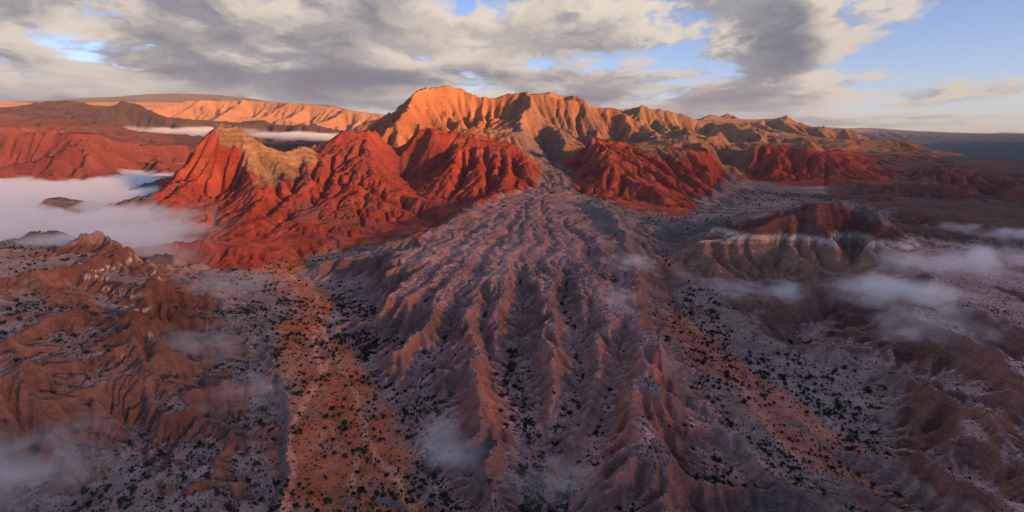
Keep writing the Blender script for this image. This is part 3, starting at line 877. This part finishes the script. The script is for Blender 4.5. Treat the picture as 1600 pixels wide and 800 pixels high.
def ground_material():
    m = bpy.data.materials.new("ground")
    m.use_nodes = True
    t = NT(m.node_tree)
    t.n.clear()
    pos = t.node('ShaderNodeNewGeometry').outputs['Position']
    att = t.node('ShaderNodeAttribute', attribute_name="rock")
    g1 = t.noise(pos, 0.55, 4.0, 0.65)
    g2 = t.noise(pos, 0.09, 5.0, 0.6)
    g3 = t.noise(t.vm('MULTIPLY', pos, (0.02, 0.02, 0.11)), 1.0, 5.0, 0.6, 1.5)
    k = t.m('ADD', t.m('MULTIPLY', t.m('SUBTRACT', g1, 0.5), 1.5), t.m('ADD', t.m('MULTIPLY', t.m('SUBTRACT', g2, 0.5), 0.8), t.m('MULTIPLY', t.m('SUBTRACT', g3, 0.5), 0.8)))
    k = t.m('ADD', k, 1.0)
    kv = t.cxyz(k, k, k)
    c = t.mix(1.0, att.outputs['Color'], kv, 'MULTIPLY')
    # stones and tufts of dry grass too small to build
    vor = t.node('ShaderNodeTexVoronoi', feature='F1')
    t.put(vor.inputs['Vector'], pos); t.put(vor.inputs['Scale'], 0.42)
    dots = t.ss(vor.outputs['Distance'], 0.22, 0.36, 1.0, 0.0)
    pick = t.m('GREATER_THAN', t.xyz(vor.outputs['Color'])[0], 0.66)
    sc = t.node('ShaderNodeAttribute', attribute_name="scrub")
    dots = t.m('MULTIPLY', t.m('MULTIPLY', dots, pick), sc.outputs['Fac'])
    c = t.mix(t.m('MULTIPLY', dots, 0.75), c, (0.045, 0.045, 0.03))
    b = t.node('ShaderNodeBsdfDiffuse')
    b.inputs['Roughness'].default_value = 0.6
    t.put(b.inputs[0], c)
    bh = t.m('ADD', t.m('MULTIPLY', g1, 0.8), t.m('ADD', t.m('MULTIPLY', g2, 2.5), t.m('MULTIPLY', g3, t.m('ADD', 1.0, t.m('MULTIPLY', 7.0, t.node('ShaderNodeAttribute', attribute_name='steep').outputs['Fac'])))))
    g4 = t.noise(t.vm('MULTIPLY', pos, (0.012, 0.012, 0.004)), 1.0, 8.0, 0.62, 0.6)
    bh = t.m('ADD', bh, t.m('MULTIPLY', g4, t.m('MULTIPLY', 34.0, t.node('ShaderNodeAttribute', attribute_name='relief').outputs['Fac'])))
    bump = t.node('ShaderNodeBump')
    bump.inputs['Strength'].default_value = 0.8
    bump.inputs['Distance'].default_value = 1.0
    t.put(bump.inputs['Height'], bh)
    t.l.new(bump.outputs[0], b.inputs['Normal'])
    out = t.node('ShaderNodeOutputMaterial')
    t.l.new(b.outputs[0], out.inputs[0])
    return m


GROUND = ground_material()


def add_attr(me, alb, scrub, steep=None, relief=None):
    if steep is not None:
        at = me.attributes.new("relief", 'FLOAT', 'POINT')
        at.data.foreach_set("value", np.ascontiguousarray(relief, np.float32).ravel())
        at = me.attributes.new("steep", 'FLOAT', 'POINT')
        at.data.foreach_set("value", np.ascontiguousarray(steep, np.float32).ravel())
    at = me.attributes.new("rock", 'FLOAT_COLOR', 'POINT')
    rgba = np.ones((len(alb), 4), np.float32); rgba[:, :3] = alb
    at.data.foreach_set("color", rgba.ravel())
    at = me.attributes.new("scrub", 'FLOAT', 'POINT')
    at.data.foreach_set("value", np.ascontiguousarray(scrub, np.float32).ravel())


SCRUB = (1 - sstep(SLOPE, 0.3, 0.7)) * (R < 2500) * np.where(red, 0.15, 1.0)
nr, n = X.shape
co = np.stack([X, YY, HH], -1).reshape(-1, 3).astype(np.float32)
gi = np.arange(nr * n).reshape(nr, n)
quads = np.stack([gi[:-1, :-1], gi[:-1, 1:], gi[1:, 1:], gi[1:, :-1]], -1).reshape(-1, 4)
qc = CLS[:-1, :-1].ravel()
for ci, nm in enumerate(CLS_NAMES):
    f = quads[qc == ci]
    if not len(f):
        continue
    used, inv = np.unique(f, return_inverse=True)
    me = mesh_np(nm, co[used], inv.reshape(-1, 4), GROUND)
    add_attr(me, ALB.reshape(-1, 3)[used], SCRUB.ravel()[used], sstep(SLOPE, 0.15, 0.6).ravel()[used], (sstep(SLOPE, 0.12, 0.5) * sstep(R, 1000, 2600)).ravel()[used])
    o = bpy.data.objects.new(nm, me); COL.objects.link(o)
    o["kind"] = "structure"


# the land behind the camera, with an unseen high range added to shade the valley
def rear_land():
    th = np.linspace(TH0 - 0.002, 2 * math.pi - TH0 + 0.002, 260)
    r = np.exp(np.linspace(math.log(R0 * 0.98), math.log(24000), 190))
    x = r[:, None] * np.sin(th); y = r[:, None] * np.cos(th)
    s2 = np.array((math.sin(SUN_AZ), math.cos(SUN_AZ))); pr = np.array((-s2[1], s2[0]))
    sd = x * s2[0] + y * s2[1]; tt = x * pr[0] + y * pr[1]
    crest = np.interp(tt, (-9000, -3000, -500, 250, 600, 850, 1200, 1500, 2100, 2700, 3000, 3600, 5500, 9000, 14000), (1500, 1850, 1780, 1550, 1480, 1470, 1520, 1540, 1540, 1600, 1400, 1380, 1500, 1550, 1500))
    crest = crest + 275
    crest = crest * (1 + 0.02 * fbm(x, y, 600, 4, 91))
    prof = np.exp(-((sd - 10000) / 2200.0) ** 2)
    back = sstep(-y, -6000, 200)
    z = 20 + crest * prof + 60 * sstep(r[:, None] + 0 * x, 800, 4000) * (1 + fbm(x, y, 900, 4, 93))
    rg_ = R[:, 0]
    zr = np.interp(r, rg_, HH[:, -1])[:, None]; zl = np.interp(r, rg_, HH[:, 0])[:, None]
    kr = 1 - sstep(th - TH0, 0.0, 0.35)[None]; kl = 1 - sstep(2 * math.pi - TH0 - th, 0.0, 0.35)[None]
    z = z + (zr - z) * kr + (zl - z) * kl
    me = mesh_from_grid("terrain", x, y, z, GROUND)
    add_attr(me, np.tile(np.array([[0.27, 0.18, 0.14]], np.float32), (x.size, 1)), np.zeros(x.size))
    o = bpy.data.objects.new("terrain", me); COL.objects.link(o); o["kind"] = "structure"
    # the ground right under the camera
    r = np.linspace(2, R0 * 1.02, 30); th = np.linspace(0, 2 * math.pi, 120)
    x = r[:, None] * np.sin(th); y = r[:, None] * np.cos(th)
    z = 12 + 8 * fbm(x, y, 120, 4, 95)
    tw = (th + math.pi) % (2 * math.pi) - math.pi
    rim = np.where(np.abs(tw) <= TH0, np.interp(tw, np.linspace(-TH0, TH0, n), HH[0]), np.where(tw > 0, HH[0, -1], HH[0, 0]))[None]
    z = z + (rim - 0.3 - z) * sstep(r, 120, R0)[:, None]
    me = mesh_from_grid("terrain", x, y, z, GROUND)
    add_attr(me, np.tile(np.array([[0.27, 0.18, 0.15]], np.float32), (x.size, 1)), np.ones(x.size))
    o = bpy.data.objects.new("terrain", me); COL.objects.link(o); o["kind"] = "structure"


rear_land()
print("GROUND", time.time() - _t)


# ------------------------------------------------------------------ shrubs
def height_at(x, y):
    x = np.asarray(x, float); y = np.asarray(y, float)
    dth = 2 * TH0 / n
    i = np.clip(np.log(np.hypot(x, y) / R0) / dth - 0.5, 0, nr - 1.001); j = np.clip((np.arctan2(x, y) + TH0) / dth - 0.5, 0, n - 1.001)
    a = i.astype(int); b = j.astype(int); fi = i - a; fj = j - b
    h = HH[a, b] * (1 - fi) * (1 - fj) + HH[a + 1, b] * fi * (1 - fj) + HH[a, b + 1] * (1 - fi) * fj + HH[a + 1, b + 1] * fi * fj
    return h, np.rint(i).astype(int), np.rint(j).astype(int)


def simple_mat(name, col, var=0.3, scale=2.0):
    m = bpy.data.materials.new(name); m.use_nodes = True
    t = NT(m.node_tree); t.n.clear()
    g = t.noise(t.node('ShaderNodeNewGeometry').outputs['Position'], scale, 3.0, 0.6)
    oi = t.node('ShaderNodeObjectInfo').outputs['Random']
    k = t.m('ADD', t.m('MULTIPLY', t.m('SUBTRACT', g, 0.5), 2 * var), t.m('ADD', 0.75, t.m('MULTIPLY', oi, 0.5)))
    b = t.node('ShaderNodeBsdfDiffuse')
    t.put(b.inputs[0], t.mix(1.0, col, t.cxyz(k, k, k), 'MULTIPLY'))
    out = t.node('ShaderNodeOutputMaterial'); t.l.new(b.outputs[0], out.inputs[0])
    return m


LEAF = simple_mat("leaves", (0.032, 0.040, 0.026))
WOOD = simple_mat("bark", (0.07, 0.05, 0.04))


def crown_mesh(seed, leaves, size=0.16):
    """a low rounded thorn bush, about 1 m tall and 1.3 m wide: leaf sprays spread through several lobes"""
    rg = random.Random(seed)
    lobes = []
    for k in range(rg.randint(5, 7)):
        a = rg.random() * 6.283; d = rg.uniform(0.05, 0.38)
        lobes.append((d * math.cos(a), d * math.sin(a), rg.uniform(0.42, 0.72), rg.uniform(0.2, 0.34)))
    co, fc = [], []
    for k in range(leaves):
        lx, ly, lz, lr = rg.choice(lobes)
        v = Vector((rg.gauss(0, 1), rg.gauss(0, 1), rg.gauss(0, 1))).normalized() * lr * rg.uniform(0.55, 1.1)
        c = Vector((lx, ly, lz)) + v
        nrm = (v.normalized() + Vector((rg.uniform(-.7, .7), rg.uniform(-.7, .7), rg.uniform(-.2, .9)))).normalized()
        a = nrm.orthogonal().normalized(); b = nrm.cross(a)
        q = rg.random() * 6.283
        a, b = a * math.cos(q) + b * math.sin(q), b * math.cos(q) - a * math.sin(q)
        s1 = size * rg.uniform(0.6, 1.25); s2 = s1 * rg.uniform(0.5, 0.9)
        i = len(co)
        co += [c - a * s1, c - b * s2, c + a * s1, c + b * s2 + nrm * s2 * 0.3]
        fc.append((i, i + 1, i + 2, i + 3))
    return mesh_np("crown", np.array(co), np.array(fc), LEAF)


def trunk_mesh(seed):
    rg = random.Random(seed)
    co, fc = [], []
    def tube(a, b, ra, rb):
        a, b = Vector(a), Vector(b); d = (b - a).normalized(); o1 = d.orthogonal().normalized(); o2 = d.cross(o1)
        i = len(co)
        for c, r_ in ((a, ra), (b, rb)):
            for k in range(5):
                q = k * 1.2566
                co.append(c + (o1 * math.cos(q) + o2 * math.sin(q)) * r_)
        for k in range(5):
            fc.append((i + k, i + (k + 1) % 5, i + 5 + (k + 1) % 5, i + 5 + k))
    tube((0, 0, -0.15), (0.02, 0.01, 0.28), 0.06, 0.045)
    for k in range(4):
        a = k * 1.57 + rg.random()
        tube((0.02, 0.01, 0.26), (0.3 * math.cos(a), 0.3 * math.sin(a), 0.62), 0.032, 0.012)
    return mesh_np("trunk", np.array([tuple(c) for c in co]), np.array(fc), WOOD)


CROWNS = [crown_mesh(100 + k, 170) for k in range(6)]
TRUNKS = [trunk_mesh(200 + k) for k in range(3)]
SMALL = [crown_mesh(300 + k, 26, 0.34) for k in range(4)]


def scatter_shrubs():
    rg = np.random.default_rng(21)
    N = 420000
    th = rg.uniform(-RAD(49), RAD(49), N)
    rr = np.sqrt(rg.uniform(240.0 ** 2, 2300.0 ** 2, N))
    # finer sampling close by
    N2 = 200000
    th = np.concatenate([th, rg.uniform(-RAD(49), RAD(49), N2)]); rr = np.concatenate([rr, np.sqrt(rg.uniform(240.0 ** 2, 950.0 ** 2, N2))])
    x = rr * np.sin(th); y = rr * np.cos(th)
    z, i, j = height_at(x, y)
    sl = SLOPE[i, j]; cl = CLS[i, j]; q = QQ[i, j]; al = R[i, j]
    clump = fbm(x, y, 45, 3, 121) + 0.6 * fbm(x, y, 14, 2, 125)
    p = np.full(len(x), 0.20)
    for nm, w in (("alluvial_fan", 0.34), ("dry_riverbed", 0.22), ("red_hills", 0.02), ("mountain_range", 0.02), ("badlands", 0.20), ("striped_hill", 0.12), ("gravel_ridges", 0.34), ("dusky_hills", 0.10),
                  ("terrain", 0.30)):
        p[cl == CID[nm]] = w
    gul = np.maximum(sstep(np.log10(q), 3.2, 4.4), 1.0 * ((z < fan_z(x, y) - 16) & (sl < 0.32))) * (cl == CID["alluvial_fan"])
    p = p * (1 - sstep(sl, 0.35, 0.75)) * np.clip(0.8 + 0.55 * clump, 0.05, 2.0) * (1 + 1.2 * gul)
    rill_top = (cl == CID["alluvial_fan"]) & (y > 900)
    p[rill_top] *= 0.25 + 2.2 * sstep(np.log10(q[rill_top]), 2.6, 3.4)
    keep = rg.random(len(x)) < p
    u, v = to_px(x, y, z)
    keep &= (u > -80) & (u < 1680) & (v < 860)
    x, y, z, sl, cl, gul, clump = (a[keep] for a in (x, y, z, sl, cl, gul, clump))
    m = len(x)
    # sizes in metres: many small, few large; larger on the wash floors
    base = rg.lognormal(-0.05, 0.42, m)
    wash = (cl == CID["dry_riverbed"]) | ((cl == CID["terrain"]) & (sl < 0.2)) | (gul > 0.4) | ((cl == CID["badlands"]) & (sl < 0.25))
    big = wash & (rg.random(m) < 0.10)
    size = np.where(big, rg.uniform(2.2, 5.8, m) * np.where(rg.random(m) < 0.25, 1.25, 1.0), np.clip(base * np.where(wash, 1.25, 0.95), 0.5, 2.6))
    return x, y, z - 0.06 * size, size, cl, sl, gul


SX, SY, SZ, SS, SCL, SSL, SGU = scatter_shrubs()
dist = np.sqrt(SX ** 2 + SY ** 2 + (H_CAM - SZ) ** 2)
uu, vv = to_px(SX, SY, SZ)
inframe = (uu > 5) & (uu < 1595) & (vv < 795)
order = np.argsort(-(SS / dist) * inframe)[:300]
print("SHRUBS", len(SX), "largest", (SS[order] / dist[order])[[0, 150, 299]] * 512)


def place_label(u, v, cl, size):
    sz = "large" if size > 4.6 else ("medium-sized" if size > 3.2 else "small")
    if cl == CID["alluvial_fan"]:
        side = "left" if u < 780 else ("middle" if u < 900 else "right")
        part = "lower" if v > 650 else "upper"
        return (f"{sz} dark thorn bush in the {part} gullies on the {side} part of the fan", "bushes in the gullies of the fan")
    if cl == CID["badlands"]:
        side = "near the left edge" if u < 160 else "towards the orange riverbed"
        part = "lower" if v > 700 else ("middle" if v > 560 else "upper")
        return (f"{sz} dark thorn bush among the {part} brown badland ridges, {side}", "bushes in the badlands")
    if cl == CID["dry_riverbed"]:
        if u < 760:
            mid_u = 470 + max(0.0, v - 500) * 0.30
            part = "lowest" if v > 700 else ("middle" if v > 560 else "upper")
            return (f"{sz} thorn bush in the {part} stretch of the orange riverbed, {'left' if u < mid_u else 'right'} half", "bushes in the orange riverbed")
        part = "lowest" if v > 680 else ("middle" if v > 560 else "upper")
        mid_u = 1020 + max(0.0, v - 470) * 1.05
        return (f"{sz} thorn bush in the {part} stretch of the reddish riverbed, {'left' if u < mid_u else 'right'} half", "bushes in the reddish riverbed")
    if u < 560:
        part = "lower" if v > 700 else ("middle" if v > 560 else "upper")
        return (f"{sz} thorn bush on the {part} misty gravel plain left of the orange riverbed", "bushes on the plain beside the orange riverbed")
    if u > 1000:
        part = "lower" if v > 690 else ("middle" if v > 580 else "upper")
        return (f"{sz} thorn bush on the {part} grey gravel plain right of the reddish riverbed", "bushes on the grey gravel plain")
    return (f"{sz} dark thorn bush on stony ground at the foot of the fan", "bushes at the foot of the fan")


rs = random.Random(5)
for k in order:
    o = bpy.data.objects.new("thorn_bush", None); COL.objects.link(o)
    o.empty_display_size = 0.5
    o.location = (SX[k], SY[k], SZ[k]); o.rotation_euler = (0, 0, rs.random() * 6.283)
    w_ = SS[k] / 1.2
    o.scale = (w_, w_, w_ * rs.uniform(0.7, 0.95))
    lb, gp = place_label(uu[k], vv[k], SCL[k], SS[k])
    o["label"], o["category"], o["group"] = lb, "bush", gp
    c = bpy.data.objects.new("crown", rs.choice(CROWNS)); c.parent = o; COL.objects.link(c)
    c = bpy.data.objects.new("trunk", rs.choice(TRUNKS)); c.parent = o; COL.objects.link(c)

rest = np.ones(len(SX), bool); rest[order] = False


def scrub_object(name, mask, label):
    """the countless small bushes: one cloud of points, each carrying a bush"""
    src = bpy.data.collections.new("bush_shapes")
    for me in SMALL:
        src.objects.link(bpy.data.objects.new("bush_shape", me))
    k = np.nonzero(mask)[0]
    me = bpy.data.meshes.new(name)
    me.vertices.add(len(k))
    me.vertices.foreach_set("co", np.stack([SX[k], SY[k], SZ[k]], -1).astype(np.float32).ravel())
    a = me.attributes.new("size", 'FLOAT', 'POINT'); a.data.foreach_set("value", (SS[k] / 1.2).astype(np.float32))
    o = bpy.data.objects.new(name, me); COL.objects.link(o)
    o["kind"] = "stuff"; o["label"] = label; o["category"] = "scrub"
    ng = bpy.data.node_groups.new("scatter", 'GeometryNodeTree')
    ng.interface.new_socket("Geometry", in_out='INPUT', socket_type='NodeSocketGeometry')
    ng.interface.new_socket("Geometry", in_out='OUTPUT', socket_type='NodeSocketGeometry')
    N = ng.nodes; Lk = ng.links
    gi_ = N.new('NodeGroupInput'); go = N.new('NodeGroupOutput')
    ip = N.new('GeometryNodeInstanceOnPoints'); ci = N.new('GeometryNodeCollectionInfo')
    ci.inputs[0].default_value = src; ci.inputs[1].default_value = True; ci.inputs[2].default_value = True
    na = N.new('GeometryNodeInputNamedAttribute'); na.data_type = 'FLOAT'; na.inputs[0].default_value = "size"
    rv = N.new('FunctionNodeRandomValue'); rv.data_type = 'FLOAT_VECTOR'
    rv.inputs[0].default_value = (0, 0, 0); rv.inputs[1].default_value = (0, 0, 6.283)
    Lk.new(gi_.outputs[0], ip.inputs['Points']); Lk.new(ci.outputs[0], ip.inputs['Instance'])
    ip.inputs['Pick Instance'].default_value = True
    Lk.new(na.outputs[0], ip.inputs['Scale']); Lk.new(rv.outputs[0], ip.inputs['Rotation'])
    Lk.new(ip.outputs[0], go.inputs[0])
    o.modifiers.new("scatter", 'NODES').node_group = ng


wash_m = rest & (SCL == CID["dry_riverbed"])
fan_m = rest & (SCL == CID["alluvial_fan"])
scrub_object("scrub", wash_m, "small dark scrub scattered over the dry riverbeds")
scrub_object("scrub", fan_m, "small dark scrub speckling the gravel fan")
scrub_object("scrub", rest & ~wash_m & ~fan_m, "small dark scrub speckling the plains and ridges")
print("SCRUB", time.time() - _t)


# ------------------------------------------------------------------ fog and haze
def cube_mesh(name):
    c = np.array([(x, y, z) for x in (-1, 1) for y in (-1, 1) for z in (-1, 1)], float)
    f = np.array([(0, 1, 3, 2), (4, 6, 7, 5), (0, 4, 5, 1), (2, 3, 7, 6), (0, 2, 6, 4), (1, 5, 7, 3)])
    return mesh_np(name, c, f, None)


def vol_out(t, dens, col=(0.90, 0.95, 1.0), aniso=0.0):
    v = t.node('ShaderNodeVolumePrincipled')
    t.put(v.inputs['Color'], col)
    v.inputs['Anisotropy'].default_value = aniso
    t.put(v.inputs['Density'], dens)
    out = t.node('ShaderNodeOutputMaterial')
    t.l.new(v.outputs[0], out.inputs['Volume'])


def fog_material(name, peak, wave, thr=(0.42, 0.70), squash=1.0, step=0.25, stretch=(1.0, 1.0, 1.6)):
    m = bpy.data.materials.new(name); m.use_nodes = True
    t = NT(m.node_tree); t.n.clear()
    ob = t.node('ShaderNodeTexCoord').outputs['Object']
    pos = t.node('ShaderNodeNewGeometry').outputs['Position']
    wn = t.node('ShaderNodeTexNoise')
    t.put(wn.inputs['Vector'], pos); wn.inputs['Scale'].default_value = 0.7 / wave; wn.inputs['Detail'].default_value = 3.0
    rr = t.vm('LENGTH', t.vm('ADD', ob, t.vm('SCALE', t.vm('SUBTRACT', wn.outputs['Color'], (0.5, 0.5, 0.5)), scale=1.3)))
    fall = t.m('MULTIPLY', t.ss(rr, 0.0, 1.0, 1.0, 0.0), t.ss(t.vm('LENGTH', ob), 0.6, 1.0, 1.0, 0.0))
    nz = t.noise(t.vm('MULTIPLY', pos, stretch), 1.0 / wave, 5.0, 0.6, 1.2)
    d = t.ss(t.m('ADD', nz, t.m('MULTIPLY', t.m('SUBTRACT', fall, 0.5), 0.3)), thr[0], thr[1])
    vol_out(t, t.m('MULTIPLY', t.m('MULTIPLY', d, fall), peak))
    m.cycles.volume_step_rate = step
    return m


def icosphere(name, mat):
    import bmesh
    bm = bmesh.new(); bmesh.ops.create_icosphere(bm, subdivisions=3, radius=1.0)
    me = bpy.data.meshes.new(name); bm.to_mesh(me); bm.free(); me.materials.append(mat)
    return me


def fog_patch(u, v, z, size, mat, label, rot=0.0, lift=0.0, y=None):
    p = from_z(u, v, z) if y is None else from_y(u, v, y)
    o = bpy.data.objects.new("fog_patch", icosphere("fog_patch", mat)); COL.objects.link(o)
    o.location = (p[0], p[1], p[2] + lift); o.scale = size; o.rotation_euler = (0, 0, RAD(rot))
    o["kind"] = "stuff"; o["label"] = label; o["category"] = "fog"


thin = fog_material("thin_fog", 0.020, 26.0, (0.40, 0.80), stretch=(0.6, 1.0, 1.2))
mid = fog_material("drifting_fog", 0.032, 32.0, (0.40, 0.82), stretch=(0.6, 1.0, 1.2))
bank = fog_material("streaming_fog", 0.042, 55.0, (0.42, 0.80), stretch=(0.55, 1.0, 1.2))
far_fog = fog_material("valley_fog", 0.010, 420.0, (0.40, 0.62), stretch=(1.0, 1.0, 3.0))
for args in ((20, 750, 20, (130, 110, 44), mid, "pale blue fog drifting over the bottom left corner", 0), (340, 450, 32, (150, 110, 28), thin, "thin mist over the slope below the red scarp", 20),
             (310, 540, 32, (130, 110, 28), thin, "thin mist over the bushy slope beside the badlands", -20), (400, 620, 12, (90, 110, 24), thin, "faint mist at the left bank of the orange riverbed", 0),
             (702, 705, 12, (58, 105, 36), mid, "mist filling the hollow left of the central gully", 10), (870, 765, 16, (70, 60, 28), thin, "faint mist at the mouth of the central gullies", 0),
             (992, 415, 66, (75, 80, 34), mid, "small puff of mist on the right edge of the fan", 0), (975, 470, 58, (70, 90, 22), thin, "thin mist trailing down the right edge of the fan", 0),
             (1140, 455, 36, (90, 70, 24), thin, "wisp of mist at the foot of the striped hill", 0), (1222, 458, 42, (80, 60, 26), mid, "bright wisp of mist between spurs of the striped hill", 0),
             (1400, 465, 72, (150, 120, 46), bank, "streaming fog over the gravel ridge", -25), (1510, 422, 76, (210, 120, 52), bank, "broad bank of fog beyond the gravel ridges", -10),
             (1450, 515, 60, (130, 110, 36), thin, "thin fog spilling down the gravel ridge", 0),
             (1492, 358, 62, (130, 70, 24), mid, "small fog bank in the right valley", 0), (1590, 368, 62, (220, 80, 26), mid, "low fog bank at the right edge", 0)):
    fog_patch(*args[:6], rot=args[6], lift=args[3][2] * 0.2)
fog_patch(130, 200, 0, (900, 500, 60), far_fog, "fog lying between the far left mountains", y=5500)
fog_patch(300, 206, 0, (1000, 900, 90), far_fog, "fog lying behind the olive capped red hill", y=5900)
fog_patch(470, 212, 0, (1000, 900, 80), far_fog, "fog in the valley left of the orange range", y=5900)


def fog_sea():
    m = bpy.data.materials.new("fog_sea"); m.use_nodes = True
    t = NT(m.node_tree); t.n.clear()
    pos = t.node('ShaderNodeNewGeometry').outputs['Position']
    x, y, z = t.xyz(pos)
    n1_ = t.noise(t.vm('MULTIPLY', pos, (0.0028, 0.0045, 0.006)), 1.0, 5.0, 0.55, 0.8)
    n2_ = t.noise(t.vm('MULTIPLY', pos, (0.0009, 0.0016, 0.001)), 1.0, 2.0)
    top = t.m('ADD', 92.0, t.m('ADD', t.m('MULTIPLY', t.m('SUBTRACT', n1_, 0.5), 120.0), t.m('MULTIPLY', t.m('SUBTRACT', n2_, 0.5), 60.0)))
    dz = t.m('SUBTRACT', top, z)
    d = t.ss(dz, -4.0, 40.0)
    # the bank thins out towards the red hills
    edge = t.m('SUBTRACT', t.m('SUBTRACT', t.m('MULTIPLY', t.m('SUBTRACT', y, 1200.0), -0.55), 720.0), x)
    edge = t.m('ADD', edge, t.m('MULTIPLY', t.m('SUBTRACT', n1_, 0.5), 500.0))
    d = t.m('MULTIPLY', d, t.ss(edge, -60.0, 260.0))
    d = t.m('MULTIPLY', d, t.m('MULTIPLY', t.ss(y, 1010.0, 1120.0), t.ss(y, 3500.0, 4500.0, 1.0, 0.0)))
    vol_out(t, t.m('MULTIPLY', d, 0.05), (0.90, 0.955, 1.0))
    m.cycles.volume_step_rate = 0.08
    me = cube_mesh("fog_bank"); me.materials.append(m)
    o = bpy.data.objects.new("fog_bank", me); COL.objects.link(o)
    o.location = (-2500, 2800, 82); o.scale = (2000, 1800, 70)
    o["kind"] = "stuff"; o["label"] = "sea of pale fog filling the valley on the left"; o["category"] = "fog"


fog_sea()


def haze():
    m = bpy.data.materials.new("haze"); m.use_nodes = True
    t = NT(m.node_tree); t.n.clear()
    vol_out(t, 1.2e-5, (0.50, 0.72, 1.0))
    me = cube_mesh("haze"); me.materials.append(m)
    o = bpy.data.objects.new("haze", me); COL.objects.link(o)
    top = 2300.0; bot = float(min(HH.min(), -20)) - 30
    o.location = (0, 9500, (top + bot) / 2); o.scale = (33000, 29000, (top - bot) / 2)
    o["kind"] = "stuff"


haze()
print("DONE", time.time() - _t, HH.min(), HH.max())
